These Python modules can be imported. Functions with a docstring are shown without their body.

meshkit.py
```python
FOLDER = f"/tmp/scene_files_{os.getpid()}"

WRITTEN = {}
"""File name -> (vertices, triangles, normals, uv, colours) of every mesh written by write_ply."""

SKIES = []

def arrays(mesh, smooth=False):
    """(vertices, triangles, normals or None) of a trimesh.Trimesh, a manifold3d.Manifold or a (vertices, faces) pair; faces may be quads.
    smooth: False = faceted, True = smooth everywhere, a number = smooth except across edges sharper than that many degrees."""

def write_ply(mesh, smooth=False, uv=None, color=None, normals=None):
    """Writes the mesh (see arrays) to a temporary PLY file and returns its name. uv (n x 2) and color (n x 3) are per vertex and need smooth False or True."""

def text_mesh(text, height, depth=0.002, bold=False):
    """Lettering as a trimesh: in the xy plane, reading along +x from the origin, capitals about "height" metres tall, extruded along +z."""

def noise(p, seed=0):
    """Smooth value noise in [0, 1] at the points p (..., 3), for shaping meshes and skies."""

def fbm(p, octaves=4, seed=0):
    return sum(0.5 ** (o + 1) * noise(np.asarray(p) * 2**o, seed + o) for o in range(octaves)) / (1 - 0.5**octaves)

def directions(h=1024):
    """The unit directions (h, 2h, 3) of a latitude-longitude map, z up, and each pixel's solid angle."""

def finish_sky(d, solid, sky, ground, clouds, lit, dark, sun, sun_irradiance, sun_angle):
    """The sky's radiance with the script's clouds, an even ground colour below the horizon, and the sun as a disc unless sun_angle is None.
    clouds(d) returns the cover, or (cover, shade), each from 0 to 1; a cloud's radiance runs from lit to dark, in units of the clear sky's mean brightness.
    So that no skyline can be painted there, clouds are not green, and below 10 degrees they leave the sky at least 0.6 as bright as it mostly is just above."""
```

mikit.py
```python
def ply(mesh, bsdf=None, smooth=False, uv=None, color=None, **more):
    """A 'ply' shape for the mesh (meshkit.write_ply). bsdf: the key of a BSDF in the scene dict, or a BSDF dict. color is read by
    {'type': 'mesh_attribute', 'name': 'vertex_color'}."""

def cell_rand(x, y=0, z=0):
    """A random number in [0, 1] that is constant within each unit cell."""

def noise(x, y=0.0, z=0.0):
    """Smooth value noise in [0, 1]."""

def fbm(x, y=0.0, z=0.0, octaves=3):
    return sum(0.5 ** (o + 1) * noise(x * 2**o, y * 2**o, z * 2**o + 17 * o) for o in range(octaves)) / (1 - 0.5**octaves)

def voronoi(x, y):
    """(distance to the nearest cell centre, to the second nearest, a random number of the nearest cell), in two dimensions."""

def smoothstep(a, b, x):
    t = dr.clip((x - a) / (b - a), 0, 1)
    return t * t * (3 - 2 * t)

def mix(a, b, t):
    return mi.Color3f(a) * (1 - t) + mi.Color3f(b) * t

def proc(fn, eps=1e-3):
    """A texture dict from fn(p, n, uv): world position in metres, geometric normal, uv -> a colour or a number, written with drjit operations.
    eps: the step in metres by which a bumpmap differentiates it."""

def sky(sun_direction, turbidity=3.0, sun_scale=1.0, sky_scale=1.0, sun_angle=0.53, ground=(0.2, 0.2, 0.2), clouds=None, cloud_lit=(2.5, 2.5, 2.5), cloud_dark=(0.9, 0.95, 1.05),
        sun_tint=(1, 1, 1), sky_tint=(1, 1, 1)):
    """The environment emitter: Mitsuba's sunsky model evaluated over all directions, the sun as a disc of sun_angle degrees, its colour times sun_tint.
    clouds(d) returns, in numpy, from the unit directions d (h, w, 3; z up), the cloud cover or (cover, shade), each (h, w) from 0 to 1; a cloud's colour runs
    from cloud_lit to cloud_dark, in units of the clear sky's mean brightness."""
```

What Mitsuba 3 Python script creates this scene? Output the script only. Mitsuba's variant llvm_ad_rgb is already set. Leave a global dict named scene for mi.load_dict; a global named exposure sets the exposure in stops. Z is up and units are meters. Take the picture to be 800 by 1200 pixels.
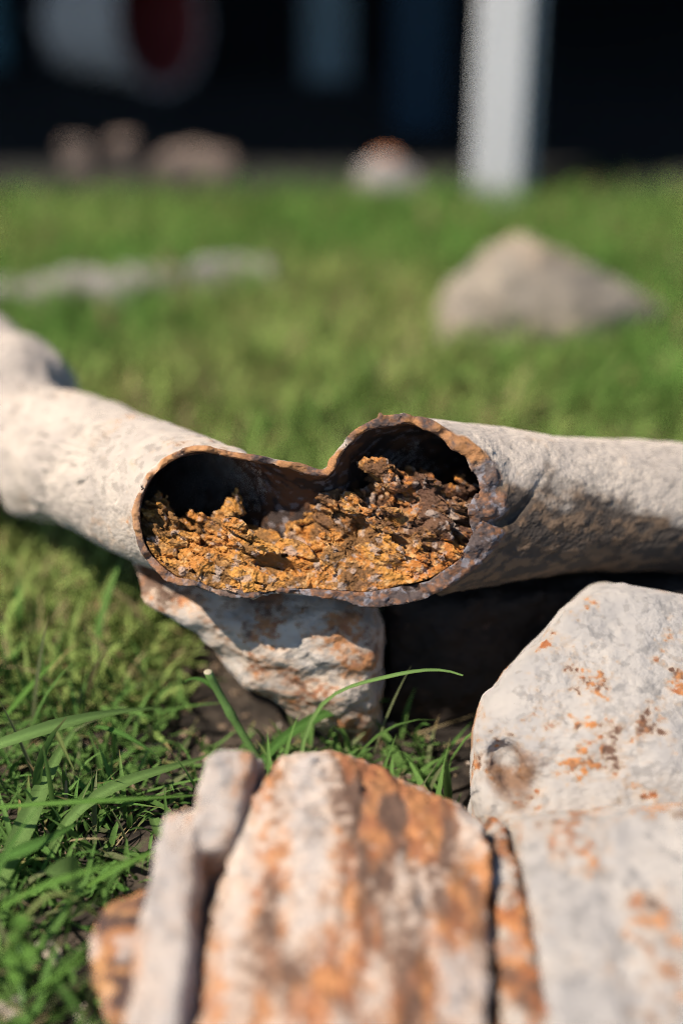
import math
import numpy as np, trimesh, drjit as dr, mitsuba as mi, mikit, meshkit
from scipy.spatial import ConvexHull
from mikit import proc, noise, fbm, smoothstep, mix
T = mi.ScalarTransform4f
scene, labels = {}, {}

# ---------------------------------------------------------------- camera, sky, exposure
PITCH, EYE, FPX = math.radians(28.0), 0.5315, 1667.0          # camera tilt, height, focal length in pixels of an 800 wide picture
CP, SP = math.cos(PITCH), math.sin(PITCH)
RIGHT, UP, FWD = np.array([1.0, 0, 0]), np.array([0, SP, CP]), np.array([0, CP, -SP])
CAM = np.array([0, 0, EYE])
FOCUS = 0.785
scene['camera'] = {'type': 'thinlens', 'fov': math.degrees(2 * math.atan(400 / FPX)), 'fov_axis': 'x', 'near_clip': 0.05, 'far_clip': 300.0,
                   'aperture_radius': 0.0165, 'focus_distance': FOCUS,
                   'to_world': T().look_at(origin=CAM.tolist(), target=(CAM + FWD).tolist(), up=[0, 0, 1])}
SUN = np.array([-0.50, -0.31, 0.81])
scene['sky'] = mikit.sky(SUN.tolist(), turbidity=3, sun_tint=(0.93, 1.0, 1.15), sky_scale=0.75)
exposure = 2.5


def at(px, py, d):
    """The point that stands d metres in front of the lens."""
    return CAM + d * (FWD + (px - 400) / FPX * RIGHT + (600 - py) / FPX * UP)


def at_h(px, py, h=0.0):
    v = (600 - py) / FPX
    return at(px, py, (EYE - h) / (SP - v * CP))


# ---------------------------------------------------------------- helpers
def entry(key, mesh, bsdf, smooth=True, **more):
    scene[key] = mikit.ply(mesh, bsdf, smooth=smooth, **more)
    return key


def tag(key, label, cat=None, group=None, kind=None):
    labels[key] = {'label': label}
    for k, v in (('category', cat), ('group', group), ('kind', kind)):
        if v:
            labels[key][k] = v


def nets(F, xs, ys, zs):
    """Surface nets: the zero surface of F (negative inside) on a grid whose spacing may vary."""
    s = F < 0
    c = np.zeros(tuple(n - 1 for n in F.shape), np.int8)
    for a, b, d in np.ndindex(2, 2, 2):
        c += s[a:a + c.shape[0], b:b + c.shape[1], d:d + c.shape[2]]
    idx = np.argwhere((c > 0) & (c < 8))
    num = np.full(c.shape, -1, np.int32)
    num[tuple(idx.T)] = np.arange(len(idx))
    i, j, k = idx.T
    P = np.zeros((len(idx), 3)); cnt = np.zeros(len(idx))
    ax = (xs, ys, zs)
    for axis in range(3):
        for o1, o2 in np.ndindex(2, 2):
            o = [0, 0, 0]; o[(axis + 1) % 3], o[(axis + 2) % 3] = o1, o2
            e = list(o); e[axis] = 1
            A = [i + o[0], j + o[1], k + o[2]]; B = [i + e[0], j + e[1], k + e[2]]
            fa, fb = F[tuple(A)], F[tuple(B)]
            m = (fa < 0) != (fb < 0)
            t = np.where(m, fa / np.where(m, fa - fb, 1), 0)
            for q in range(3):
                pa, pb = ax[q][A[q]], ax[q][B[q]]
                P[:, q] += m * (pa + (pb - pa) * t)
            cnt += m
    P /= cnt[:, None]
    faces = []
    for axis in range(3):
        u, w = (axis + 1) % 3, (axis + 2) % 3
        lo = [slice(None)] * 3; hi = [slice(None)] * 3
        lo[axis], hi[axis] = slice(0, -1), slice(1, None)
        e = s[tuple(lo)] != s[tuple(hi)]
        q = np.argwhere(e)
        ok = (q[:, u] > 0) & (q[:, w] > 0) & (q[:, u] < F.shape[u] - 1) & (q[:, w] < F.shape[w] - 1)
        q = q[ok]
        def cell(du, dw):
            r = q.copy(); r[:, u] += du; r[:, w] += dw
            return num[tuple(r.T)]
        quad = np.stack([cell(-1, -1), cell(0, -1), cell(0, 0), cell(-1, 0)], 1)
        flip = ~s[tuple(q.T)]
        quad[flip] = quad[flip][:, ::-1]
        faces.append(quad)
    f = np.vstack(faces)
    return P, np.vstack([f[:, [0, 1, 2]], f[:, [0, 2, 3]]])


def grid(lo, hi, step):
    ax = [np.arange(a, b + step, step) for a, b in zip(lo, hi)]
    return ax, np.stack(np.meshgrid(*ax, indexing='ij'), -1).reshape(-1, 3)


def near(F, P, band, fn):
    """F plus the displacement fn(points), worked out only where it can matter."""
    m = np.abs(F) < band
    F[m] += fn(P[m])
    return F


def fb(P, size, octaves=3, seed=0):
    return meshkit.fbm(P / size, octaves, seed) - 0.5


def sseg(P, a, b, ra, rb):
    a, b = np.asarray(a, float), np.asarray(b, float)
    ab = b - a
    t = np.clip((P - a) @ ab / (ab @ ab), 0, 1)
    return np.linalg.norm(P - a - t[:, None] * ab, axis=1) - (ra + (rb - ra) * t)


def stube(P, pts, rad):
    d = np.full(len(P), 9.0)
    for q in range(len(pts) - 1):
        d = np.minimum(d, sseg(P, pts[q], pts[q + 1], rad[q], rad[q + 1]))
    return d


def smin(a, b, k):
    h = np.maximum(k - np.abs(a - b), 0) / k
    return np.minimum(a, b) - h * h * k / 4


def shull(P, pts, k=0.006):
    """Rounded convex body round the points."""
    eq = ConvexHull(np.asarray(pts)).equations
    eq = eq[np.unique(np.round(eq, 4), axis=0, return_index=True)[1]]
    d = np.full(len(P), -9.0)
    for e in eq:
        v = P @ e[:3] + e[3]
        h = np.maximum(k - np.abs(d - v), 0) / k
        d = np.maximum(d, v) + h * h * k / 4
    return d


def sbox(P, c, half, ang=(0, 0, 0), r=0.002):
    ca = trimesh.transformations.euler_matrix(*ang)[:3, :3]
    q = np.abs((P - np.asarray(c)) @ ca) - (np.asarray(half) - r)
    return np.linalg.norm(np.maximum(q, 0), axis=1) + np.minimum(q.max(1), 0) - r


def solid(sdf, lo, hi, step, detail=None, band=0.02):
    ax, P = grid(lo, hi, step)
    F = sdf(P)
    if detail:
        F = near(F, P, band, detail)
    return nets(F.reshape([len(a) for a in ax]), *ax)


# ---------------------------------------------------------------- materials
def V(p):
    return p.x, p.y, p.z


def f3(p, s, o=3, dx=0.0):
    return fbm(p.x * s + 31.7 + dx, p.y * s + 11.3, p.z * s + 5.1 + dx, o)


def crust_color(rust, at_, soft=0.07, pale=(0.33, 0.30, 0.265), pale2=(0.28, 0.26, 0.238), size=38.0, dx=0.0, streak=None):
    def fn(p, n, uv):
        q = p if streak is None else mi.Point3f(p.x * streak[0], p.y * streak[1], p.z * streak[2])
        base = mix(pale, pale2, smoothstep(0.3, 0.7, f3(q, 55.0, 4, dx)))
        base = mix(base, mi.Color3f(pale2) * 0.72, smoothstep(0.53, 0.72, f3(p, 190.0, 3, dx)) * 0.75)
        r = 0.68 * f3(q, size, 4, dx + 7.0) + 0.32 * f3(p, size * 7.0, 3, dx + 1.0)
        rustc = mi.Color3f(min(1.0, pale[0] * 3.2)) * mix((0.24, 0.088, 0.034), (0.36, 0.155, 0.056), smoothstep(0.4, 0.62, f3(p, 120.0, 3, dx + 2.0)))
        rustc = mix(rustc, (0.10, 0.055, 0.036), smoothstep(0.48, 0.64, f3(q, 85.0, 4, dx + 4.0)))
        halo = smoothstep(at_ - 2.2 * soft, at_ + 0.5 * soft, r) * rust * 0.5
        base = mix(base, mi.Color3f(pale) * mi.Color3f(1.0, 0.76, 0.54), halo)
        return mix(base, rustc, smoothstep(at_ - 0.6 * soft, at_ + 1.2 * soft, r) * rust)
    return fn


def rough(color, bump, scale=1.0, roughness=0.85, eps=3e-4):
    return {'type': 'bumpmap', 'tex': proc(bump, eps=eps), 'scale': scale,
            'bsdf': {'type': 'twosided', 'bsdf': {'type': 'principled', 'base_color': proc(color), 'roughness': roughness, 'specular': 0.25}}}


def grit(p, n, uv):
    return 0.0022 * f3(p, 130.0, 3) + 0.0010 * f3(p, 520.0, 3)


def coarse_grit(p, n, uv):
    return 0.0028 * f3(p, 70.0, 3) + 0.0020 * f3(p, 260.0, 4)


MOUTH = at(400, 600, FOCUS)
Y_OF = lambda p: (p.y - MOUTH[1]) * UP[1] + (p.z - MOUTH[2]) * UP[2]
Z_OF = lambda p: (p.x - MOUTH[0]) * FWD[0] + (p.y - MOUTH[1]) * FWD[1] + (p.z - MOUTH[2]) * FWD[2]


def pipe_color(p, n, uv):
    base = crust_color(0.8, 0.70, 0.06, pale=(0.40, 0.345, 0.285), pale2=(0.34, 0.295, 0.25))(p, n, uv)
    z = Z_OF(p)
    side = smoothstep(-0.02, 0.05, p.x)
    w = f3(p, 60.0, 3, 3.0) * 0.05
    # rust stains near the broken mouth, shade painted along the right arm underside
    low = 1 - smoothstep(-0.010, 0.008, Y_OF(p) + (f3(p, 45.0, 4) - 0.5) * 0.06 - 0.020 * (1 - smoothstep(0.0, 0.06, z)))
    stain_shade = side * low * 0.92
    brown = mix((0.10, 0.062, 0.035), (0.028, 0.020, 0.015), smoothstep(0.36, 0.56, f3(p, 150.0, 4)))
    u = p.x - 0.085
    line = dr.exp(-dr.square((Y_OF(p) + 0.0105 - 27.0 * u * u) / 0.0022)) * dr.exp(-dr.square(u / 0.028))
    base = mix(base, (0.05, 0.033, 0.026), dr.clip(line * 1.3, 0, 0.9))
    base = mix(base, brown, stain_shade)
    # rust rim and the bare iron of the broken edge and the bore
    edge = 1 - smoothstep(0.0025, 0.0065, z - (f3(p, 160.0, 3) - 0.5) * 0.006)
    iron = mix((0.07, 0.052, 0.047), (0.20, 0.095, 0.048), smoothstep(0.42, 0.66, 0.5 * f3(p, 60.0, 3, 9.0) + 0.5 * f3(p, 420.0, 3, 9.0)))
    iron = mix(iron, (0.19, 0.185, 0.20), smoothstep(0.50, 0.68, f3(p, 240.0, 4, 1.0)) * 0.75 * smoothstep(-0.02, -0.045, Y_OF(p) - dr.maximum(p.x - 0.03, 0) * 1.3))
    iron = mix(iron, (0.34, 0.16, 0.06), smoothstep(0.0, 0.03, Y_OF(p)) * smoothstep(0.40, 0.62, f3(p, 110.0, 4, 6.0)) * 0.8)
    iron = mix(iron, (0.42, 0.22, 0.10), smoothstep(-0.055, -0.085, p.x) * smoothstep(0.35, 0.6, f3(p, 110.0, 4, 16.0)) * 0.75)
    return mix(base, iron, edge)


scene['crusted_iron'] = rough(pipe_color, lambda p, n, uv: 0.0014 * f3(p, 150.0, 3) + 0.0010 * f3(p, 520.0, 3))


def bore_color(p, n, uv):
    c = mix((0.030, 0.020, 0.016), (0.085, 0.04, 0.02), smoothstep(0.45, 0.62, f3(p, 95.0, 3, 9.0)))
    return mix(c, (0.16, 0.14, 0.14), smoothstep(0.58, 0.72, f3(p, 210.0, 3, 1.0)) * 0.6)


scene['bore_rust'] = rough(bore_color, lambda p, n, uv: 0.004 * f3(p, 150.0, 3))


def fill_color(p, n, uv):
    c = mix((0.42, 0.190, 0.040), (0.33, 0.115, 0.024), smoothstep(0.38, 0.62, f3(p, 75.0, 4)))
    c = mix(c, (0.46, 0.28, 0.125), smoothstep(0.50, 0.70, f3(p, 330.0, 3, 6.0)) * 0.8)
    c = mix(c, (0.070, 0.033, 0.019), smoothstep(0.43, 0.55, f3(p, 70.0, 5, 3.0) * 0.7 + 0.3 * f3(p, 420.0, 3, 5.0)))
    side = smoothstep(-0.03, 0.06, p.x + (f3(p, 30.0, 3, 41.0) - 0.5) * 0.12)
    c = mix(c, (0.40, 0.20, 0.042), (1 - side) * 0.3)
    c = mix(c, (0.105, 0.055, 0.032), side * smoothstep(0.42, 0.58, f3(p, 55.0, 5, 17.0)) * 0.85)
    c = mix(c, (0.31, 0.25, 0.21), smoothstep(0.58, 0.70, f3(p, 200.0, 3, 12.0)) * 0.6)
    return c


scene['rust_crumbs'] = rough(fill_color, lambda p, n, uv: 0.0030 * f3(p, 240.0, 3) + 0.0012 * f3(p, 800.0, 2), roughness=0.8)
ROCK = crust_color(1.0, 0.60, 0.05, size=45.0, dx=3.0)
PIT, PIT2, TIP = np.array([.0885, .606, .055]), np.array([.099, .594, .050]), np.array([.072, .647, .052])


def rock_color(p, n, uv):
    """Pale crust with a brown pit and a rusty corner."""
    w = (f3(p, 90.0, 4, 2.0) - 0.5) * 0.022
    pit, tip = (1 - smoothstep(0.007, 0.019, dr.norm(p - mi.Point3f(*map(float, q))) + w) for q in (PIT * .6 + PIT2 * .4, TIP))
    c = mix(ROCK(p, n, uv), (0.22, 0.115, 0.05), tip * 0.85)
    return mix(c, mix((0.07, 0.04, 0.028), (0.22, 0.115, 0.055), f3(p, 180.0, 3)), pit * 0.9)


scene['pale_crust'] = rough(rock_color, coarse_grit)
scene['pale_slab_crust'] = rough(crust_color(0.8, 0.60, 0.05, size=30.0, dx=11.0), grit)
scene['lower_crust'] = rough(crust_color(0.9, 0.54, 0.08, size=42.0, dx=5.0, pale=(0.46, 0.40, 0.335)), coarse_grit)
scene['streaked_rust'] = rough(crust_color(0.95, 0.465, 0.07, size=46.0, dx=2.0, streak=(1.0, 0.30, 0.5), pale=(0.42, 0.36, 0.305), pale2=(0.31, 0.275, 0.25)), coarse_grit)
scene['flake_crust'] = rough(crust_color(0.7, 0.57, 0.08, size=60.0, dx=8.0, streak=(1.0, 0.5, 0.5), pale=(0.38, 0.33, 0.285), pale2=(0.30, 0.27, 0.245)), grit)
scene['strip_rust'] = rough(crust_color(1.0, 0.44, 0.06, size=70.0, dx=14.0), coarse_grit)


def splinter_color(p, n, uv):
    u = fbm(p.x * 30 + p.z * 60, p.y * 120 - p.z * 160 + p.x * 30, p.z * 120 + p.y * 80, 4)
    c = mix((0.26, 0.12, 0.055), (0.36, 0.19, 0.08), smoothstep(0.4, 0.6, u))
    c = mix(c, (0.06, 0.036, 0.03), smoothstep(0.40, 0.54, fbm(p.x * 40, p.y * 130 - p.z * 190, p.z * 150, 3)))
    return mix(c, (0.36, 0.30, 0.26), smoothstep(0.56, 0.7, fbm(p.x * 60 + 9, p.y * 150 - p.z * 200, p.z * 150, 3)) * 0.7)


scene['splinter_rust'] = rough(splinter_color, coarse_grit)
scene['field_stone'] = rough(crust_color(0.7, 0.62, 0.1, size=12.0, dx=21.0, pale=(0.26, 0.222, 0.172), pale2=(0.19, 0.167, 0.135)), coarse_grit)
scene['cut_stone'] = rough(crust_color(0.2, 0.7, 0.1, size=12.0, dx=25.0, pale=(0.27, 0.24, 0.22), pale2=(0.21, 0.195, 0.185)), coarse_grit)

scene['dark_stone'] = rough(crust_color(0.2, 0.7, 0.1, size=12.0, dx=28.0, pale=(0.17, 0.125, 0.10), pale2=(0.12, 0.095, 0.08)), coarse_grit)

scene['shade_black'] = rough(crust_color(0.5, 0.6, 0.1, size=40.0, dx=35.0, pale=(0.024, 0.019, 0.016), pale2=(0.016, 0.013, 0.011)), coarse_grit)  # near-black colour that stands in for deep shade


def soil_color(p, n, uv):
    c = mix((0.018, 0.014, 0.011), (0.050, 0.038, 0.028), smoothstep(0.4, 0.65, fbm(p.x * 60, p.y * 60, p.z * 60, 4)))
    green = mix((0.06, 0.11, 0.02), (0.10, 0.15, 0.03), fbm(p.x * 9, p.y * 9, 0.0, 3))
    far = smoothstep(2.6, 3.6, dr.sqrt(p.x * p.x + p.y * p.y))
    return mix(c, green, far)


scene['soil'] = rough(soil_color, lambda p, n, uv: 0.006 * fbm(p.x * 90, p.y * 90, p.z * 90, 3), roughness=0.95)
scene['crumb'] = rough(lambda p, n, uv: mix(mix((0.06, 0.042, 0.03), (0.20, 0.14, 0.09), noise(p.x * 150, p.y * 150, p.z * 150)), (0.36, 0.30, 0.25), smoothstep(0.72, 0.8, noise(p.x * 90 + 5, p.y * 90, 3.0))), grit)
scene['leaf'] = {'type': 'principledthin', 'base_color': {'type': 'mesh_attribute', 'name': 'vertex_color'}, 'roughness': 0.42, 'diff_trans': 0.75, 'spec_trans': 0.0}


def paint(rgb, roughness=0.5, var=0.12, s=9.0):
    return {'type': 'twosided', 'bsdf': {'type': 'principled', 'roughness': roughness, 'specular': 0.3,
            'base_color': proc(lambda p, n, uv, a=tuple(rgb), k=var: mi.Color3f(a) * (1 - k + 2 * k * fbm(p.x * s, p.y * s, p.z * s * 0.3, 3)))}}


scene['white_paint'] = {'type': 'twosided', 'bsdf': {'type': 'diffuse', 'reflectance': proc(lambda p, n, uv: mi.Color3f(0.47, 0.475, 0.475) * (0.93 + 0.14 * fbm(p.x * 9, p.y * 9, p.z * 3, 3)))}}
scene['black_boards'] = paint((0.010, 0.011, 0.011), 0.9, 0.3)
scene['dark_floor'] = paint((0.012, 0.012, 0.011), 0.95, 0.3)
scene['navy_paint'] = paint((0.006, 0.024, 0.042), 0.7)
scene['grey_teal_paint'] = paint((0.13, 0.165, 0.165), 0.7)
scene['teal_paint'] = paint((0.05, 0.12, 0.135), 0.7)
scene['cream_enamel'] = paint((0.55, 0.47, 0.40), 0.4)
scene['red_enamel'] = paint((0.22, 0.035, 0.03), 0.5)
scene['dull_metal'] = paint((0.30, 0.27, 0.27), 0.3)
scene['terracotta'] = rough(crust_color(0.2, 0.7, 0.1, pale=(0.42, 0.16, 0.07), pale2=(0.36, 0.14, 0.06), size=12.0, dx=31.0), coarse_grit)

# ---------------------------------------------------------------- the setting
rng = np.random.default_rng(7)


def ground_h(x, y):
    P = np.stack([x, y, np.zeros_like(x)], -1)
    near_ = np.exp(-((np.abs(x) / 2.5) ** 4 + (np.abs(y - 1.2) / 2.5) ** 4))
    return near_ * (0.018 * (meshkit.fbm(P / 0.30, 3, 4) - 0.5) + 0.012 * (meshkit.fbm(P / 0.05, 3, 8) - 0.5)) - 0.004


def axis_pts(lo, hi, step, reach):
    far = lo - np.geomspace(0.05, reach, 24)[::-1]
    return np.concatenate([far, np.arange(lo, hi, step), hi + np.geomspace(0.001, reach, 24)])


gx, gy = axis_pts(-1.3, 1.3, 0.012, 60), axis_pts(-0.1, 2.4, 0.012, 60)
X, Y = np.meshgrid(gx, gy, indexing='ij')
Gv = np.stack([X, Y, ground_h(X, Y)], -1).reshape(-1, 3)
ii, jj = np.meshgrid(np.arange(len(gx) - 1), np.arange(len(gy) - 1), indexing='ij')
a = (ii * len(gy) + jj).ravel()
entry('ground', (Gv, np.stack([a, a + len(gy), a + len(gy) + 1, a + 1], 1)), 'soil')
tag('ground', 'brown soil showing through the lawn', kind='structure')

# dark open shed behind the lawn: floor, back wall, side walls and unseen roof shaped for its shade
ROOF_Z = 1.15
SHED_Y, EAVE_Y = 1.92, 1.62


def box(lo, hi, bevel=0.0):
    lo, hi = np.array(lo, float), np.array(hi, float)
    if bevel:
        import manifold3d as m3
        pts = []
        for s in np.ndindex(2, 2, 2):
            c = np.where(s, hi, lo); d = np.where(s, -1, 1) * bevel
            pts += [c + d * k for k in ([1, 1, 0], [1, 0, 1], [0, 1, 1])]
        return m3.Manifold.hull_points(np.array(pts))
    return trimesh.creation.box(bounds=[lo, hi])


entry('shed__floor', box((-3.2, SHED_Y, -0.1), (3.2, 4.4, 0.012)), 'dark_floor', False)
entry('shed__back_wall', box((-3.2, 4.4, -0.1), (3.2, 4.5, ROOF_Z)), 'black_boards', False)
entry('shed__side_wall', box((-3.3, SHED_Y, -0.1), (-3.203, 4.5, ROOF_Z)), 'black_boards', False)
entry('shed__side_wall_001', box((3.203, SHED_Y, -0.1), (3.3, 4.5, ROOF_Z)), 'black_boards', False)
entry('shed__shade_roof', box((-3.5, EAVE_Y, ROOF_Z + 0.003), (3.5, 4.6, ROOF_Z + 0.06)), 'black_boards', False)
tag('shed', 'black open shed in deep shade across the back of the lawn', 'shed')

# ---------------------------------------------------------------- the broken forked pipe (in a frame of its own: x along, y up the broken face, z into the pipe)
def pipe_world(Pl):
    return MOUTH + Pl[:, :1] * RIGHT + Pl[:, 1:2] * UP + Pl[:, 2:3] * FWD


RA = np.array([(.029, .004, -.06), (.0325, .004, 0), (.039, .004, .018), (.070, .004, .046), (.140, .0045, .076), (.2136, .004, .105), (.43, -.010, .195)])
RR = [.0440, .0440, .0440, .0440, .0418, .0400, .040]
LA = np.array([(.030, -.034, -.10), (-.057, -.0085, 0), (-.240, .0585, .235), (-.46, .130, .520)])
LR = [.040, .0405, .0425, .045]


def outer(P):
    Q = P.copy()
    oval = 1 + 0.15 * (1 - np.clip((P[:, 2] - 0.0) / 0.09, 0, 1))
    Q[:, 1] = (P[:, 1] - .005) / oval + .005
    r, l = stube(Q, RA, RR), stube(P, LA, LR)
    Z = P.copy()
    Z[:, 2] = np.maximum(P[:, 2] - .010, 0)
    l = np.minimum(l, sseg(Z, (-.076, -.0020, 0), (.010, -.0165, 0), .0405, .0330))
    d = smin(r, l, 0.003 + np.clip(P[:, 2], 0, .04) * .6)
    low = smin(r, l, 0.022)
    w = np.clip((0.0 - P[:, 1]) / 0.03, 0, 1)
    d = d * (1 - w) + low * w
    # the wider hub at the far end of the left arm
    ax = LA[2] - LA[1]; L = np.linalg.norm(ax); ax = ax / L
    s = (P - LA[1]) @ ax
    up = np.array([0, 1, 0]) - ax[1] * ax
    up /= np.linalg.norm(up)
    h0, h1, h2 = LA[1] + .86 * L * ax, LA[1] + 1.02 * L * ax + up * .014, LA[1] + 1.6 * L * ax + up * .026
    hub = np.minimum(sseg(P, h0, h1, .036, .055), sseg(P, h1, h2, .055, .060))
    d = smin(d, hub, 0.010)
    return d


def inner(P, th):
    Q = P.copy()
    oval = 1 + 0.15 * (1 - np.clip((P[:, 2] - 0.0) / 0.09, 0, 1))
    Q[:, 1] = (P[:, 1] - .005) / oval + .005
    d = smin(stube(Q, RA, RR) + th, stube(P, LA, LR) + th, 0.012)
    return smin(d, np.minimum(sseg(P, (-.0745, -.0025, -.05), (-.070, -.0025, .012), .0362, .0330), np.minimum(
        sseg(P, (-.0745, -.0025, .002), (.010, -.0160, .002), .0362, .0285), sseg(P, (-.050, -.022, .022), (.030, -.021, .022), .0160, .0190))), .010)


def dense(parts):
    out = [np.arange(lo, hi, st) for lo, hi, st in parts]
    return np.concatenate(out)


px = dense([(-.42, -.126, .003), (-.126, .105, .00115), (.105, .40, .003)])
py = dense([(-.066, .068, .00115), (.068, .20, .003)])
pz = dense([(-.010, .014, .0010), (.014, .05, .0016), (.05, .40, .0035)])
PP = np.stack(np.meshgrid(px, py, pz, indexing='ij'), -1).reshape(-1, 3)
O = outer(PP)
m = np.abs(O) < 0.018
Pm = PP[m]
dis = (0.0075 + .012 * np.clip((-.17 - Pm[:, 0]) / .05, 0, 1)) * fb(Pm, 0.070, 2, 1) + .010 * np.clip((-.15 - Pm[:, 0]) / .05, 0, 1) * fb(Pm, 0.022, 3, 33) + 0.0022 * fb(Pm, 0.012, 3, 2)
warts = np.clip(meshkit.noise(Pm / 0.007, 5) - 0.68, 0, 1) * 0.009 * np.clip(meshkit.noise(Pm / 0.03, 9) * 4 - 1.8, 0, 1)
# a dented seam with crumbs that runs across the right arm
sd = Pm[:, 0] - .085
seam = np.exp(-((Pm[:, 1] - (-.006 + 0.9 * (sd ** 2) / .03)) / .0035) ** 2) * np.exp(-(sd / .028) ** 2) * (Pm[:, 2] < .1)
O[m] += dis - warts + 0.0055 * seam
th = .0042 + .0028 * np.clip((PP[:, 0] - .045) / .03, 0, 1) + .0025 * np.clip((-.025 - PP[:, 1]) / .015, 0, 1)
th[m] += 0.006 * fb(Pm * [1, 1, .4], 0.012, 4, 6) + 0.005 * fb(Pm, 0.035, 2, 7)
th -= 0.0022 * np.clip((-PP[:, 0] - 0.02) / 0.05, 0, 1) * (PP[:, 1] > 0)
zc = np.zeros(len(PP))
mz = (np.abs(PP[:, 2]) < 0.015) & m
Pz = PP[mz] * [1, 1, 0]
O[mz] += 0.0030 * fb(PP[mz], .010, 4, 41) * np.clip(1 - PP[mz][:, 2] / .012, 0, 1)
zc[mz] = 0.020 * np.clip(meshkit.fbm(Pz / .013, 4, 43) - .54, 0, 1) + 0.007 * fb(PP[mz] * [1, 1, 0.3], 0.009, 4, 3) + 0.006 * fb(PP[mz] * [1, 1, 0], 0.05, 2, 13)
I = np.full(len(PP), 9.0)
mi_ = O < .004
I[mi_] = np.maximum(inner(PP[mi_], np.maximum(th[mi_], .0026)), O[mi_] + .0034)
F = np.maximum(np.maximum(O, -I), zc - PP[:, 2]).reshape(len(px), len(py), len(pz))
pv, pf = nets(F, px, py, pz)
cen = pv[pf].mean(1)
gi = tuple(np.clip(np.searchsorted(g_, cen[:, q]), 0, len(g_) - 1) for q, g_ in enumerate((px, py, pz)))
in_bore = (np.abs(I.reshape(F.shape)[gi]) < np.abs(O.reshape(F.shape)[gi])) & (cen[:, 2] > .004) & ((outer(cen) < -.0015) | ((np.abs(cen[:, 0] + .012) < .045) & (cen[:, 1] < .016)))
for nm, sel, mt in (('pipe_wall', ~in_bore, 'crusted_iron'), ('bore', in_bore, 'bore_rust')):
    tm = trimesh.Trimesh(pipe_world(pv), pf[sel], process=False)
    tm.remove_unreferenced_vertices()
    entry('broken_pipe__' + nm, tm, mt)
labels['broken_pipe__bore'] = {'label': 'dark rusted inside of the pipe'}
del PP, F, O, I, th, zc, m, mz, Pm

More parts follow.
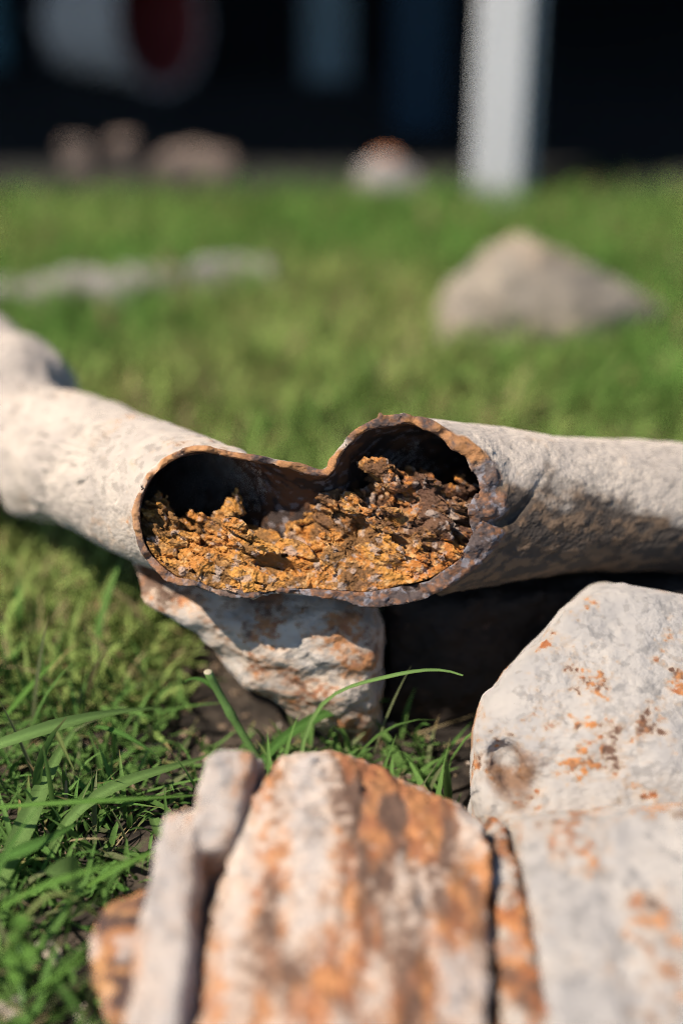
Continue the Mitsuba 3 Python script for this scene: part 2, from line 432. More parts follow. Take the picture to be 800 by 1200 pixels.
# the crumbling rust that half fills it
K = FOCUS / FPX
prof = np.array([(150, 612), (162, 598), (176, 578), (190, 600), (205, 628), (232, 622), (252, 606), (272, 576), (286, 606), (310, 622), (340, 614), (362, 600),
                 (380, 574), (402, 560), (420, 590), (440, 552), (452, 546), (475, 556), (500, 566), (530, 574), (548, 566), (565, 580)], float)
fx = np.arange(-.118, .080, .0007); fy = np.arange(-.052, .036, .0007); fz = np.arange(-.004, .050, .00085)
PP = np.stack(np.meshgrid(fx, fy, fz, indexing='ij'), -1).reshape(-1, 3)
ins = inner(PP, .0058)
top = np.interp(PP[:, 0] / K + 400, prof[:, 0], (600 - prof[:, 1]) * K)
low = -.043 + 0.5 * np.maximum(-.045 - PP[:, 0], 0) ** 1.15
s = np.clip((PP[:, 2] - .000) / .030, 0, 1)
surf = low + (top - low) * (0.12 * (s > 0) + 0.88 * s ** 0.9) - np.maximum(PP[:, 2] - .036, 0) * 0.7
F = (PP[:, 1] - surf) * 0.75


def L3(px_, py_, z):
    return np.array([(px_ - 400) * K, (600 - py_) * K, z])


for (x_, y_, z_, h, ang) in [  # caked slabs and clods standing in the bore
    (452, 575, .018, (.006, .016, .008), (.3, .2, .35)), (505, 592, .016, (.019, .010, .006), (.5, .3, -.35)), (470, 640, .012, (.024, .0045, .009), (.5, .1, -.55)),
    (440, 660, .010, (.017, .004, .008), (.7, 0, -.35)), (525, 640, .010, (.006, .015, .009), (0, .4, .5)), (410, 600, .024, (.009, .012, .009), (.2, .5, .2)),
    (345, 655, .011, (.012, .0045, .006), (.6, .2, .25)), (300, 640, .015, (.016, .006, .008), (.4, 0, -.2)), (255, 625, .020, (.012, .010, .008), (.2, .3, .4)),
    (190, 620, .022, (.010, .013, .008), (0, .3, .3)), (385, 640, .013, (.011, .003, .008), (.8, .3, .7)), (360, 676, .006, (.014, .004, .005), (.5, 0, .1)),
    (230, 660, .010, (.018, .005, .006), (.5, 0, -.3)), (500, 672, .006, (.012, .005, .005), (.5, .2, .4)), (480, 610, .020, (.012, .006, .005), (.9, .2, .9))]:
    F = np.minimum(F, sbox(PP, L3(x_, y_, z_), h, ang, 0.002))
m = (np.abs(F) < 0.017) & (ins < 0.01)
Pm = PP[m]
from scipy.spatial import cKDTree


def clods(P, cell, seed, squash):
    """Per point: a random number of its clod and how deep it lies in the crevice between two clods."""
    A = trimesh.transformations.euler_matrix(.5, .3, -.4)[:3, :3]
    Q = (P + .35 * cell * np.stack([fb(P, cell, 2, seed + k) for k in range(3)], 1)) @ A / (np.array(squash) * cell)
    r_ = np.random.default_rng(seed)
    lo_, hi_ = Q.min(0), Q.max(0)
    S = r_.uniform(lo_, hi_, (int(np.prod(hi_ - lo_)) + 8, 3))
    dd, k_ = cKDTree(S).query(Q, k=2, workers=-1)
    return r_.random(len(S))[k_[:, 0]], np.clip(1 - (dd[:, 1] - dd[:, 0]) / .22, 0, 1)


r1, c1 = clods(Pm, .0115, 21, (1.5, .6, 1.0))
r2, c2 = clods(Pm, .0045, 22, (1.4, .6, 1.0))
F[m] += 0.010 * fb(Pm, 0.022, 2, 20) + .0125 * (r1 - .5) + .0065 * c1 ** 2 + .0048 * (r2 - .5) + .0022 * c2 ** 2 + .0034 * fb(Pm, .003, 2, 23)
edge_ = np.full(len(PP), .0025)
me_ = m & (PP[:, 2] < .012)
edge_[me_] += .012 * fb(PP[me_], .008, 4, 27)
F = np.maximum(np.maximum(F, ins), edge_ - PP[:, 2]).reshape(len(fx), len(fy), len(fz))
fv, ff = nets(F, fx, fy, fz)
from scipy.sparse import coo_matrix
from scipy.sparse.csgraph import connected_components
_, comp = connected_components(coo_matrix((np.ones(len(ff)), (ff[:, 0], ff[:, 1])), (len(fv), len(fv))), False)
ff = ff[comp[ff[:, 0]] == np.bincount(comp).argmax()]          # no crumbs in the air
entry('broken_pipe__rust_filling', (pipe_world(fv), ff), 'rust_crumbs', smooth=35)
tag('broken_pipe', 'broken forked iron pipe with its open mouth half filled with orange rust', 'pipe')
labels['broken_pipe__rust_filling'] = {'label': 'crumbling orange and brown rust caked inside the pipe mouth'}
del PP, F, ins, m, Pm

# ---------------------------------------------------------------- stones and fragments near the lens
def lump(key, pts, bsdf, step=.0022, k=.012, amps=((.030, .012), (.010, .005), (.004, .0016)), seed=0, lo=None, hi=None, extra=None):
    pts = np.array(pts, float)
    lo = pts.min(0) - .012 if lo is None else np.array(lo); hi = pts.max(0) + .012 if hi is None else np.array(hi)
    lo[2] = max(lo[2], -.03)
    def det(P):
        d = sum(a * fb(P, s_, 3, seed + i) for i, (s_, a) in enumerate(amps))
        return d + (extra(P) if extra else 0)
    return entry(key, solid(lambda P: shull(P, pts, k), lo, hi, step, det, .03), bsdf)


G = -.02


def body(face, back=(0, .035, -.012), under=None):
    """A hull from the points of its near face (pixel, pixel, distance), the same pushed back, and its foot in the soil."""
    P = np.array([at(*q) for q in face])
    Q = P + np.array(back)
    foot = Q[[0, len(Q) // 4, len(Q) // 2, 3 * len(Q) // 4, -1]].copy() if under is None else np.array(under, float)
    foot[:, 2] = G
    return np.vstack([P, Q, foot])


lump('pale_rock', body([(640, 748, .775), (660, 702, .795), (690, 674, .80), (745, 690, .80), (810, 716, .80), (950, 745, .80), (600, 785, .77), (549, 832, .765), (540, 868, .765), (560, 960, .742), (620, 985, .735),
                        (800, 985, .730), (950, 985, .730), (690, 830, .752), (800, 830, .752)], (.01, .05, -.03), [(.07, .60, 0), (.30, .60, 0), (.33, .74, 0), (.12, .74, 0), (.07, .66, 0)]),
     'pale_crust', seed=30, k=.012, amps=((.05, .012), (.014, .0036), (.005, .0012)), step=.002,
     extra=lambda P: 0.017 * np.exp(-(np.linalg.norm((P - PIT) * [1, .55, .8], axis=1) / (.0055 + .012 * np.abs(fb(P, .012, 3, 35)))) ** 2) + .008 * np.exp(-(np.linalg.norm(P - PIT2, axis=1) / .007) ** 2))
tag('pale_rock', 'large pale grey crusted rock in front of the pipe at the right edge', 'rock')

lump('pale_slab', body([(602, 962, .700), (700, 952, .702), (800, 944, .702), (960, 935, .702), (632, 1100, .648), (668, 1290, .585), (960, 1290, .585), (760, 1110, .640), (690, 1100, .644)], (.0, .03, -.02),
                       [(.09, .45, 0), (.30, .45, 0), (.30, .62, 0), (.09, .62, 0)]),
     'pale_slab_crust', seed=40, k=.006, amps=((.05, .006), (.012, .004), (.004, .0016)), step=.0022,
     extra=lambda P: 0.0015 * np.exp(-((P[:, 0] - (.125 + (.58 - P[:, 1]) * .02)) / .005) ** 2))
tag('pale_slab', 'pale blurred slab with thin rust lines at the bottom right corner', 'slab')

# rusty layered block: core, the thin layer on its left, the rusty strip on its right
lump('rusty_block__core', body([(326, 893, .700), (388, 886, .705), (440, 908, .702), (540, 948, .700), (565, 968, .695), (572, 1100, .648), (584, 1290, .585), (420, 1060, .652), (420, 1290, .572), (212, 1290, .588), (226, 1190, .620), (246, 1080, .655), (270, 985, .682)],
                               (0, .03, -.02), [(-.06, .44, 0), (.06, .44, 0), (.065, .60, 0), (-.04, .60, 0)]), 'streaked_rust', seed=50, k=.003,
     amps=((.035, .008), (.010, .0075), (.004, .0036)), step=.0016,
     extra=lambda P: sum(.0017 * np.exp(-((P[:, 0] - x0 - k_ * (P[:, 1] - .5) - .012 * fb(P, .03, 3, 57 + q)) / .0016) ** 2) * (meshkit.noise(P / .03, 58 + q) > .35)
                         for q, (x0, k_) in enumerate(((.004, .12), (.036, -.10)))))
FL = [body(q, (.004, .03, -.03), u) for q, u in (
    ([(192, 952, .678), (236, 948, .680), (230, 1020, .665), (214, 1120, .632), (196, 1290, .580), (136, 1290, .580), (160, 1100, .632), (176, 1010, .662)], [(-.08, .44, 0), (-.055, .44, 0), (-.055, .58, 0), (-.075, .58, 0)]),
    ([(243, 892, .690), (258, 881, .694), (298, 882, .697), (286, 920, .690), (270, 955, .682), (268, 990, .672), (222, 1000, .668), (226, 950, .680)], [(-.065, .53, 0), (-.04, .55, 0), (-.035, .60, 0), (-.06, .60, 0)]))]
entry('rusty_block__flake', solid(lambda P: np.minimum(shull(P, FL[0], .002), shull(P, FL[1], .002)), np.vstack(FL).min(0) - .008, np.vstack(FL).max(0) + .008, .0018, lambda P: .005 * fb(P, .030, 2, 61) + .0045 * fb(P, .009, 4, 62)), 'flake_crust')
labels['rusty_block__flake'] = {'label': 'thin grey layer split off the left side of the block by a dark crack'}
lump('rusty_block__strip', body([(570, 975, .705), (592, 962, .705), (622, 1060, .668), (648, 1200, .622), (668, 1290, .592), (590, 1290, .595), (580, 1120, .655)], (0, .03, -.02), [(.068, .45, 0), (.085, .45, 0), (.085, .60, 0), (.068, .60, 0)]), 'strip_rust', seed=70, k=.004,
     amps=((.02, .007), (.007, .007), (.003, .002)), step=.0018)
tag('rusty_block', 'rusty layered block with orange streaks in the middle of the foreground', 'block')

lump('rust_splinter', body([(97, 1092, .660), (128, 1058, .668), (168, 1046, .668), (182, 1200, .618), (128, 1196, .622), (104, 1152, .640)], (.008, .03, -.02), [(-.10, .47, 0), (-.075, .46, 0), (-.07, .57, 0), (-.09, .56, 0)]),
     'splinter_rust', seed=80, k=.005, amps=((.02, .006), (.008, .0045), (.003, .0018)), step=.0016)
tag('rust_splinter', 'brown splintery fragment sticking out left of the rusty block', 'fragment')

lump('support_chunk', [(-.135, .745, .100), (-.110, .712, .088), (-.05, .690, .086), (.0, .686, .088), (.020, .690, .080), (.024, .74, .085), (-.09, .82, .114), (.02, .83, .085), (-.02, .84, .108), (-.02, .74, .096),
                       (-.085, .712, .060), (-.040, .696, .036), (.018, .688, G), (.024, .74, G), (.02, .84, G), (-.04, .85, G), (-.105, .80, .05)], 'lower_crust', seed=90, k=.006,
     amps=((.045, .024), (.014, .008), (.005, .002)), step=.0022)
tag('support_chunk', 'pale rusty chunk lying on the grass right under the pipe mouth', 'rock')

lump('shade_lump', [(.026, .722, .088), (.07, .716, .092), (.128, .735, .086), (.33, .78, .072), (.34, .85, .066), (.03, .80, .085), (.026, .71, G), (.12, .71, G), (.34, .78, G), (.34, .86, G), (.03, .81, G), (.075, .708, .03)],
     'shade_black', seed=95, k=.006, amps=((.03, .016), (.010, .008), (.004, .003)), step=.0026)  # added body, fills the gap under the pipe where only shade lies
tag('shade_lump', 'added black lump standing in for the deep shade between the pale chunk and the right rock', 'rock')

# ---------------------------------------------------------------- stones farther back on the lawn
def far_stone(key, px0, py0, w, h, depth, bsdf, seed, label, cat='stone', shape=None, group=None, sunk=.03):
    c = at_h(px0, py0, sunk)
    r = np.random.default_rng(seed)
    if shape is None:
        shape = [(x, y, z) for x in (-.5, .5) for y in (-.5, .5) for z in (-.2, .5, 1)]
        shape = [(x * (1 - .25 * max(z, 0)) + r.uniform(-.08, .08), y * (1 - .25 * max(z, 0)), z * r.uniform(.8, 1.05)) for x, y, z in shape]
    pts = [(c[0] + x * w, c[1] + depth * (0.5 + y), z * h + .004) for x, y, z in shape]
    lump(key, pts, bsdf, step=.004, k=.008, amps=((.05, .024), (.015, .010)), seed=seed)
    tag(key, label, cat, group)


far_stone('field_rock', 645, 388, .215, .115, .11, 'field_stone', 101, 'pale triangular rock on the lawn below the white post', 'rock',
          [(-.52, -.45, .02), (-.50, 0, .42), (-.34, 0, .80), (-.16, .1, 1.0), (-.02, -.2, .93), (.16, 0, .66), (.30, 0, .40), (.60, .1, .22), (.62, .2, .0), (-.45, .5, .0), (.1, -.5, .30), (.1, -.5, 0), (-.2, -.5, 0), (.45, .4, 0), (-.3, -.45, .5), (.1, .5, .6), (0, 0, -.2)])
far_stone('pipe_stub', 455, 213, .088, .062, .07, 'cut_stone', 111, 'small rounded stone at the foot of the shade with an orange top', 'stone',
          [(-.5, 0, .45), (-.36, 0, .72), (0, 0, .86), (.36, 0, .72), (.5, 0, .42), (-.4, -.4, .0), (.4, -.4, .0), (0, -.5, .45), (0, .5, .5), (0, 0, -.2), (-.4, .4, 0), (.4, .4, 0)])
scene['orange_topped_stone__stone'] = scene.pop('pipe_stub'); labels['orange_topped_stone'] = labels.pop('pipe_stub')
c = at_h(455, 213, .03)
lump('orange_topped_stone__cap', [(c[0] + x * .088, c[1] + .035 + y * .07, z * .062 + .004) for x, y, z in [(-.40, 0, .70), (-.25, 0, .90), (0, 0, 1.0), (.25, 0, .90), (.40, 0, .70), (0, -.42, .72), (0, .42, .72)]],
     'terracotta', step=.004, k=.01, amps=((.03, .006),), seed=112)
labels['orange_topped_stone__cap'] = {'label': 'orange broken top'}
for n, (x_, y_, w_, h_, lab) in enumerate([(28, 333, .100, .020, 'flat pale stone at the left edge, first of the row sunk in the lawn'), (98, 332, .095, .026, 'flat pale stone, second from the left of the row sunk in the lawn'),
                                           (172, 326, .085, .026, 'flat pale stone, third from the left of the row sunk in the lawn'), (268, 320, .105, .034, 'palest stone, last on the right of the row sunk in the lawn')]):
    far_stone('edging_stone' + ('' if n == 0 else f'_{n:03d}'), x_, y_, w_, h_, .07, 'cut_stone', 120 + n, lab, 'stone', group='row of stones sunk in the lawn')

# ---------------------------------------------------------------- shed front: post, boards, bucket
c = at_h(590, 200, .05)
turn = trimesh.transformations.rotation_matrix(math.radians(-9), [0, 0, 1], [c[0], c[1], 0])
for nm, lo_, hi_, bv in (('board', (-.043, 0, -.03), (.024, .08, ROOF_Z), .004), ('trim', (.027, .012, -.03), (.035, .075, ROOF_Z), .003)):
    me = box(np.array([c[0], c[1], 0]) + lo_, np.array([c[0], c[1], 0]) + hi_, bv).to_mesh()
    me = trimesh.Trimesh(me.vert_properties[:, :3], me.tri_verts, process=False)
    me.apply_transform(turn)
    entry('white_post__' + nm, me, 'white_paint', False)
tag('white_post', 'white square post standing in the grass in front of the black shed', 'post')


def board(key, x0, x1, yb, depth_t, bsdf, label, cat='board', h=1.0):
    a_, b_ = at_h(x0, yb), at_h(x1, yb)
    entry(key, box((a_[0], a_[1], .0125), (b_[0], a_[1] + depth_t, h), .005), bsdf, False)
    tag(key, label, cat)


board('grey_board', 357, 412, 104, .03, 'grey_teal_paint', 'grey green board standing upright in the shade, left of the navy one')
board('navy_board', 458, 522, 168, .03, 'navy_paint', 'dark navy board standing upright in the shade beside the white post')
board('teal_board', -90, 12, 86, .03, 'teal_paint', 'dull teal board standing in the shade at the left edge')

# tipped bucket: cream outside, dark red inside, its mouth turned to the right
cb = at_h(178, 112)
ax = np.array([.80, -.55, 0.10]); ax /= np.linalg.norm(ax)
R0, R1, LEN = .088, .112, .19
ub = np.cross(ax, [0, 0, 1]); ub /= np.linalg.norm(ub); wb = np.cross(ub, ax)
M = np.eye(4); M[:3, 0], M[:3, 1], M[:3, 2] = ub, wb, ax
M[:3, 3] = np.array([cb[0] - .06, cb[1] + .05, .012 + .150])
body = trimesh.creation.revolve([(0, -.095), (R0, -.095), (R1, .095), (R1 + .006, .098), (R1 + .006, .104), (R1 - .003, .104), (R1 - .003, .100)], sections=64)
inner = trimesh.creation.revolve([(R1 - .0031, .1005), (R0 - .006, -.088), (0, -.088)], sections=64)
for nm, me, mt in (('body', body, 'cream_enamel'), ('lining', inner, 'red_enamel')):
    me.apply_transform(M)
    entry('bucket__' + nm, me, mt, 40)
labels['bucket__lining'] = {'label': 'dark red inside of the bucket'}
lowest = min(body.vertices[:, 2].min(), 9)
for nm in ('body', 'lining'):
    scene['bucket__' + nm]['to_world'] = T().translate([0, 0, .012 - lowest])
hoop = trimesh.creation.torus(.118, .004, major_sections=48, minor_sections=8)
hoop.apply_translation([0, 0, .11]); hoop.apply_transform(M)
hoop.apply_translation([0, 0, .012 - lowest])
hoop.vertices[:, 2] = np.maximum(hoop.vertices[:, 2], .013)
tag('bucket', 'cream bucket with a dark red inside, tipped over in the shed', 'bucket')

for n, (x_, y_, r_, lab) in enumerate([(70, 74, .042, 'small grey knob standing on the floor left of the bucket'), ]):
    p_ = at_h(x_, y_)
    me = trimesh.creation.revolve([(0, 0), (r_ * .7, 0), (r_ * .75, r_ * .3), (r_ * .45, r_ * .5), (r_ * .45, r_ * 1.0), (r_ * .9, r_ * 1.3), (r_, r_ * 1.7), (r_ * .8, r_ * 2.1), (0, r_ * 2.25)], sections=32)
    me.apply_translation([p_[0], p_[1], .0123])
    entry('metal_knob', me, 'dull_metal', 50)
    tag('metal_knob', lab, 'knob')
far_stone('pebble', 88, 186, .050, .050, .04, 'dark_stone', 131, 'left one of two small stones at the edge of the shade', 'stone', group='two stones at the edge of the shade')
far_stone('pebble_001', 142, 184, .050, .056, .04, 'dark_stone', 132, 'right one of two small stones at the edge of the shade', 'stone', group='two stones at the edge of the shade')
far_stone('paving_piece', 225, 192, .13, .045, .06, 'dark_stone', 133, 'flat grey paving piece lying where the lawn meets the shade', 'paving')

# ---------------------------------------------------------------- grass
def blades(base, length, width, azim, lean, bend, tint, seg=6, twist=None):
    """Curved tapering blades, all arrays per blade -> (vertices, faces, colours)."""
    n = len(base)
    t = np.linspace(0, 1, seg + 1)
    ang = lean[:, None] + bend[:, None] * t[None] ** 1.3                  # angle from upright
    step = length[:, None] / seg
    hx = np.cumsum(np.concatenate([np.zeros((n, 1)), np.sin(ang[:, :-1]) * step], 1), 1)
    hz = np.cumsum(np.concatenate([np.zeros((n, 1)), np.cos(ang[:, :-1]) * step], 1), 1)
    dirx, diry = np.cos(azim), np.sin(azim)
    c = np.stack([base[:, 0, None] + dirx[:, None] * hx, base[:, 1, None] + diry[:, None] * hx, base[:, 2, None] + hz], -1)
    c[..., 2] = np.maximum(c[..., 2], 0.003)
    w = width[:, None] * np.minimum(1.0, (1.0 - t[None]) * 2.6 + .02) * (0.65 + 0.35 * np.minimum(t[None] * 4, 1))
    tw = np.zeros(n) if twist is None else twist
    sa = azim[:, None] + np.pi / 2 + tw[:, None] * t[None]
    side = np.stack([np.cos(sa), np.sin(sa), 0.25 * np.sin(sa * 3)], -1)
    nrm = np.stack([-np.cos(ang) * dirx[:, None], -np.cos(ang) * diry[:, None], np.sin(ang)], -1)
    fold = 0.22 * w[..., None] * nrm
    v = np.stack([c - side * w[..., None] / 2 + fold, c, c + side * w[..., None] / 2 + fold], 2)      # n, seg+1, 3, 3
    i = np.arange(n)[:, None, None] * (seg + 1) * 3 + np.arange(seg)[None, :, None] * 3 + np.arange(2)[None, None]
    i = i.ravel()
    f = np.stack([i, i + 1, i + 4, i + 3], 1)
    tip_ = np.clip((t[None] - np.random.default_rng(n).uniform(.55, 1.6, n)[:, None]) / .18, 0, 1)[..., None]
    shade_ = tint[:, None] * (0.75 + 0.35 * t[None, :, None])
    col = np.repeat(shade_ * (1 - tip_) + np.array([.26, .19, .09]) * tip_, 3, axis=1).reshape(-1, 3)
    return v.reshape(-1, 3), f, col


BLOCKS = [(-.075, .078, .28, .60), (.06, .36, .28, .75), (-.10, .03, .69, .85), (-.115, -.06, .40, .57), (.022, .36, .705, .86), (-.035, .02, .615, .66)]


def tints(P, r):
    n = len(P)
    patch = meshkit.fbm(np.stack([P[:, 0], P[:, 1], 0 * P[:, 0]], -1) / 0.28, 3, 77)[:, None]
    a_, b_ = np.array([.128, .252, .055]), np.array([.255, .335, .098])
    k = np.clip((patch - .38) * 3.2 + r.normal(0, .22, (n, 1)), 0, 1)
    c = a_ * (1 - k) + b_ * k
    dry = r.random((n, 1)) < (.04 + .12 * np.clip((patch - .52) * 6, 0, 1))
    c = np.where(dry, np.array([.30, .25, .13]), c)
    return c * r.uniform(.75, 1.25, (n, 1))


def field(n, x0, x1, y0, y1, lmin, lmax, wmin, wmax, seed, keep=None, flat=0.0, thick=0.0, hue=(1, 1, 1)):
    r = np.random.default_rng(seed)
    P = np.stack([r.uniform(x0, x1, n), r.uniform(y0, y1, n)], 1)
    ok = np.ones(n, bool)
    for bx0, bx1, by0, by1 in BLOCKS:
        ok &= ~((P[:, 0] > bx0) & (P[:, 0] < bx1) & (P[:, 1] > by0) & (P[:, 1] < by1))
    dens = meshkit.fbm(np.stack([P[:, 0], P[:, 1], 0 * P[:, 0]], -1) / 0.10, 3, 55)
    ok &= dens > r.uniform(.22, .52, n) - thick
    ok &= np.abs(P[:, 0]) < 0.16 + 0.34 * P[:, 1]
    if keep is not None:
        ok &= keep(P)
    P = P[ok]; n = len(P)
    base = np.stack([P[:, 0], P[:, 1], ground_h(P[:, 0], P[:, 1]) - .002], 1)
    L = r.uniform(lmin, lmax, n) * r.uniform(.6, 1.0, n)
    lie = r.random(n) < flat
    lean = np.where(lie, r.uniform(.9, 1.4, n), np.abs(r.normal(.30, .25, n)))
    bend = np.where(lie, r.uniform(0, .5, n), r.uniform(.1, 1.7, n))
    return blades(base, L, r.uniform(wmin, wmax, n), r.uniform(0, 2 * np.pi, n), lean, bend, tints(P, r) * np.array(hue), twist=r.normal(0, .8, n))


def join(parts):
    vs, fs, cs, o = [], [], [], 0
    for v, f, c_ in parts:
        vs.append(v); fs.append(f + o); cs.append(c_); o += len(v)
    return np.vstack(vs), np.vstack(fs), np.vstack(cs)


nearL = lambda P: (P[:, 0] < .07)
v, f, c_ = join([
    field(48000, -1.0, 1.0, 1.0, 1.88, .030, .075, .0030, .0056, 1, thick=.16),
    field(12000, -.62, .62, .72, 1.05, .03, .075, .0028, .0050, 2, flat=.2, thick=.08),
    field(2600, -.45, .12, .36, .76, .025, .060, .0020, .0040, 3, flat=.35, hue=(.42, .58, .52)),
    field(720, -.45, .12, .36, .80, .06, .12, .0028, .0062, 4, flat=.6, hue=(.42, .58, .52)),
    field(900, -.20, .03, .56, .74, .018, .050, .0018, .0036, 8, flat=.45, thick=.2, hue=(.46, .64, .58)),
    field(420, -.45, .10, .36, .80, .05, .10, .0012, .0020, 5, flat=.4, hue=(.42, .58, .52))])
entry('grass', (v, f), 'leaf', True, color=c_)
tag('grass', 'green lawn grass growing all around the pipe', 'grass', kind='stuff')


# dead straw and crumbs of soil and rust between the blades
v, f, c_ = field(500, -.45, .12, .36, .95, .03, .09, .0012, .0026, 6, flat=.9)
entry('straw', (v, f), 'leaf', True, color=np.ones((len(v), 3)) * [.34, .27, .15])
tag('straw', 'dry straw lying between the green blades', 'straw', kind='stuff')
r = np.random.default_rng(12)
ico = trimesh.creation.icosphere(1, 1.0)
n = 1500
P = np.stack([r.uniform(-.42, .14, n), r.uniform(.42, .95, n)], 1)
size = .0012 + .0045 * r.random(n) ** 3
cv = ico.vertices[None] * (1 + r.uniform(-.35, .35, (n, len(ico.vertices), 1))) * size[:, None, None] * r.uniform(.5, 1.2, (n, 1, 3))
cv = cv + np.stack([P[:, 0], P[:, 1], ground_h(P[:, 0], P[:, 1]) + size * .2], 1)[:, None]
cf = (ico.faces[None] + (np.arange(n) * len(ico.vertices))[:, None, None]).reshape(-1, 3)
entry('soil_crumbs', (cv.reshape(-1, 3), cf), 'crumb')
tag('soil_crumbs', 'crumbs of soil and rust scattered between the grass blades', 'crumbs', kind='stuff')


# single blades, stems and weeds that can be picked out
def hero(key, pts, width, tint, label, cat='grass blade', group=None, taper=(.7, 1, .12), n=14):
    P = np.array([at_h(*q) for q in pts])
    t = np.linspace(0, 1, len(P))
    from scipy.interpolate import CubicSpline
    cs = CubicSpline(t, P)
    tt = np.linspace(0, 1, n)
    C = cs(tt); D = cs(tt, 1); D /= np.linalg.norm(D, axis=1, keepdims=True)
    view = np.array([0.15, -.35, .93])
    side = np.cross(D, view); side /= np.linalg.norm(side, axis=1, keepdims=True)
    up = np.cross(side, D)
    w = width * np.interp(tt, [0, .4, 1], taper)
    offs = np.linspace(-1, 1, 5)
    vv = np.stack([C + side * (o * w / 2)[:, None] + up * ((abs(o) * .16) * w)[:, None] for o in offs], 1).reshape(-1, 3)
    i = (np.arange(n - 1)[:, None] * 5 + np.arange(4)[None]).ravel()
    ff_ = np.stack([i, i + 1, i + 6, i + 5], 1)
    vein = np.array([.9, 1.05, 1.35, 1.05, .9])
    col = np.tile(np.array(tint), (n, 5, 1)) * vein[None, :, None]
    entry(key, (vv, ff_), 'leaf', True, color=col.reshape(-1, 3))
    if label:
        tag(key, label, cat, group)


g1, g2, g3, yl = (.085, .17, .035), (.06, .13, .03), (.12, .20, .06), (.17, .21, .07)
HB = [
    ([(240, 1205, .006), (236, 1100, .022), (240, 1010, .034), (258, 915, .030)], .0085, g3, 'pale upright grass blade left of the brown splintery fragment', (1, .9, .5)),
    ([(-20, 948, .040), (80, 941, .052), (170, 936, .050), (262, 930, .035)], .0034, g1, 'thin grass blade lying level across the grass at the left edge'),
    ([(-10, 1072, .020), (50, 1040, .040), (110, 1020, .050), (178, 1004, .048)], .0042, g1, 'dark grass blade slanting up to the grey layer of the block'),
    ([(-25, 1075, .010), (22, 985, .022), (58, 905, .030), (92, 850, .022)], .0120, g3, 'broadest grass blade, leaning at the left edge'),
    ([(-20, 880, .055), (50, 856, .060), (120, 838, .050), (190, 830, .030)], .0085, g3, 'broad out of focus blade at the left edge below the tall one'),
    ([(350, 905, .020), (382, 822, .052), (440, 797, .078), (495, 786, .085), (542, 792, .083)], .0042, g3, 'arched grass blade crossing the dark gap under the pipe mouth', (.6, .8, .3)),
    ([(5, 842, .020), (38, 802, .040), (76, 764, .055)], .0042, g1, 'grass blade pointing up to the right near the left edge'),
    ([(112, 852, .035), (145, 862, .040), (184, 886, .030)], .0040, g2, 'short dark grass blade above the pale slanting leaves'),
    ([(100, 1042, .012), (150, 1012, .030), (215, 985, .030)], .0040, g1, 'grass blade passing behind the grey layer of the block'),
    ([(-10, 1010, .018), (40, 992, .034), (95, 962, .030)], .0080, g2, 'dark wide grass blade lying over the broadest one'),
    ([(60, 1000, .012), (120, 930, .030), (200, 900, .025), (250, 880, .01)], .0075, g3, 'pale grass leaf sloping up to the right behind the level thin blade'),
    ([(35, 1165, .012), (85, 1130, .030), (112, 1098, .026)], .0028, g1, 'short thin blade beside the small weed'),
    ([(0, 1118, .012), (28, 1078, .034), (62, 1048, .040), (100, 1062, .034), (125, 1085, .02)], .0026, yl, 'hair thin blade bent over in an arch by the small weed'),
    ([(150, 1085, .012), (180, 1052, .024), (200, 1030, .016)], .0050, g2, 'small blade in the gap left of the grey layer'),
    ([(62, 850, .045), (72, 872, .036), (88, 906, .022)], .0030, yl, 'tiny yellowish blade hanging over the broadest one'),
    ([(180, 960, .015), (195, 985, .034), (225, 1020, .026)], .0080, g3, 'short curved leaf touching the grey layer'),
    ([(300, 905, .015), (355, 850, .030), (420, 825, .03), (460, 822, .02)], .0070, g2, 'blurred leaf lying below the pale chunk'),
]
for n, q in enumerate(HB):
    hero('grass_blade' + ('' if n == 0 else f'_{n:03d}'), q[0], q[1], q[2], q[3], taper=q[4] if len(q) > 4 else (.7, 1, .12))


def stalk(pts, r0, r1, sides=8, n=16):
    P = np.array([at_h(*q) for q in pts])
    from scipy.interpolate import CubicSpline
    C = CubicSpline(np.linspace(0, 1, len(P)), P)(np.linspace(0, 1, n))
    D = np.gradient(C, axis=0); D /= np.linalg.norm(D, axis=1, keepdims=True)
    A = np.cross(D, [1, 0, .2]); A /= np.linalg.norm(A, axis=1, keepdims=True); B = np.cross(D, A)
    r = np.linspace(r0, r1, n) * (1 + .35 * np.exp(-((np.linspace(0, 1, n) - .55) / .04) ** 2))
    th_ = np.arange(sides) * 2 * np.pi / sides
    v_ = C[:, None] + r[:, None, None] * (np.cos(th_)[None, :, None] * A[:, None] + np.sin(th_)[None, :, None] * B[:, None])
    i, j = np.meshgrid(np.arange(n - 1), np.arange(sides), indexing='ij')
    f_ = np.stack([i * sides + j, i * sides + (j + 1) % sides, (i + 1) * sides + (j + 1) % sides, (i + 1) * sides + j], -1).reshape(-1, 4)
    vv = np.vstack([v_.reshape(-1, 3), C[-1:]])
    k = (n - 1) * sides
    cap = np.stack([k + np.arange(sides), k + (np.arange(sides) + 1) % sides, np.full(sides, n * sides), np.full(sides, n * sides)], 1)
    return vv, np.vstack([f_, cap]), C


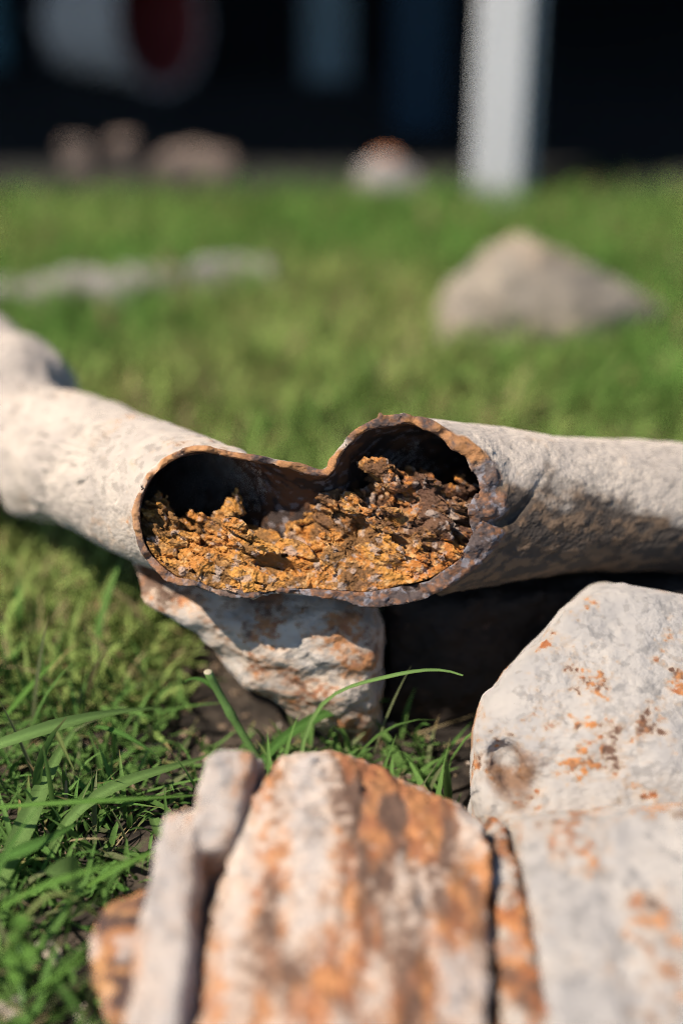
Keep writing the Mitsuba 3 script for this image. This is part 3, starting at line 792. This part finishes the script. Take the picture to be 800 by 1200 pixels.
scene['stem_green'] = paint((.09, .17, .045), .5, .2, 200.0)
scene['stem_cut'] = paint((.33, .29, .20), .8)
vv, ff_, C = stalk([(318, 915, .0), (285, 862, .030), (262, 822, .052), (244, 788, .072)],   .0023, .0026)
entry('cut_stem__stalk', (vv, ff_), 'stem_green', True)
tip = trimesh.creation.icosphere(2, .0026); tip.apply_scale([1, 1, .45]); tip.apply_translation(C[-1])
entry('cut_stem__cut_end', tip, 'stem_cut', True)
labels['cut_stem__cut_end'] = {'label': 'pale cut tip'}
tag('cut_stem', 'thick green stem with a pale cut tip behind the grey layer of the block', 'stem')
hero('cut_stem__leaf', [(262, 822, .052), (250, 806, .060), (232, 796, .064), (216, 800, .064)], .004, g2, None)


def leaf_mesh(base, tipp, width, teeth=0, cup=.15, n=16):
    a_, b_ = np.asarray(base), np.asarray(tipp)
    D = b_ - a_; L = np.linalg.norm(D); D = D / L
    S = np.cross(D, [0.1, -.3, .95]); S /= np.linalg.norm(S); N = np.cross(S, D)
    t = np.linspace(0, 1, n)
    w = width * np.sin(np.pi * t ** .8) ** .8 * (1 + (teeth > 0) * .35 * np.sin(t * np.pi * 2 * max(teeth, 1))) + .0004
    C = a_ + t[:, None] * L * D + N * (np.sin(t * np.pi) * L * .16)[:, None]
    offs = np.linspace(-1, 1, 5)
    vv = np.stack([C + S * (o * w / 2)[:, None] + N * (abs(o) * cup * w)[:, None] for o in offs], 1).reshape(-1, 3)
    i = (np.arange(n - 1)[:, None] * 5 + np.arange(4)[None]).ravel()
    return vv, np.stack([i, i + 1, i + 6, i + 5], 1), np.tile(np.array([.9, 1.0, 1.3, 1.0, .9])[None, :, None], (n, 1, 3)).reshape(-1, 3)


def leaf(key, b_, t_, width, tint, teeth=0):
    vv, f_, sh = leaf_mesh(at_h(*b_), at_h(*t_), width, teeth)
    entry(key, (vv, f_), 'leaf', True, color=sh * np.array(tint))


leaf('broad_leaf', (96, 1040, .012), (52, 1022, .032), .020, g3)
tag('broad_leaf', 'oval pale green leaf under the dark slanting blade', 'leaf')
vv, ff_, C = stalk([(28, 1205, 0), (27, 1170, .010), (24, 1130, .022), (25, 1090, .034)], .0016, .0011)
entry('small_weed__stem', (vv, ff_), 'stem_green', True)
for n, (b_, t_, w_) in enumerate([((25, 1092, .034), (22, 1070, .040), .010), ((25, 1120, .026), (4, 1132, .026), .012), ((25, 1125, .024), (44, 1112, .028), .010), ((26, 1140, .020), (10, 1150, .018), .012), ((26, 1105, .030), (8, 1098, .034), .009)]):
    leaf('small_weed__leaf' + ('' if n == 0 else f'_{n:03d}'), b_, t_, w_, g1, 5)
tag('small_weed', 'small weed with toothed leaves in the bottom left corner', 'weed')
for n, (x_, y_, s_, lab) in enumerate([(10, 1180, .016, 'small speckled stone on the soil in the bottom left corner'), (74, 1118, .012, 'tiny pale stone on the dark soil left of the brown fragment')]):
    c = at_h(x_, y_)
    r = np.random.default_rng(300 + n)
    key = 'soil_stone' + ('' if n == 0 else f'_{n:03d}')
    lump(key, c + r.normal(0, 1, (16, 3)) * s_ * np.array([.5, .5, .35]) + [0, 0, s_ * .2], 'field_stone', step=.0009, k=.004, amps=((.008, .004), (.003, .0015)), seed=300 + n)
    tag(key, lab, 'stone')
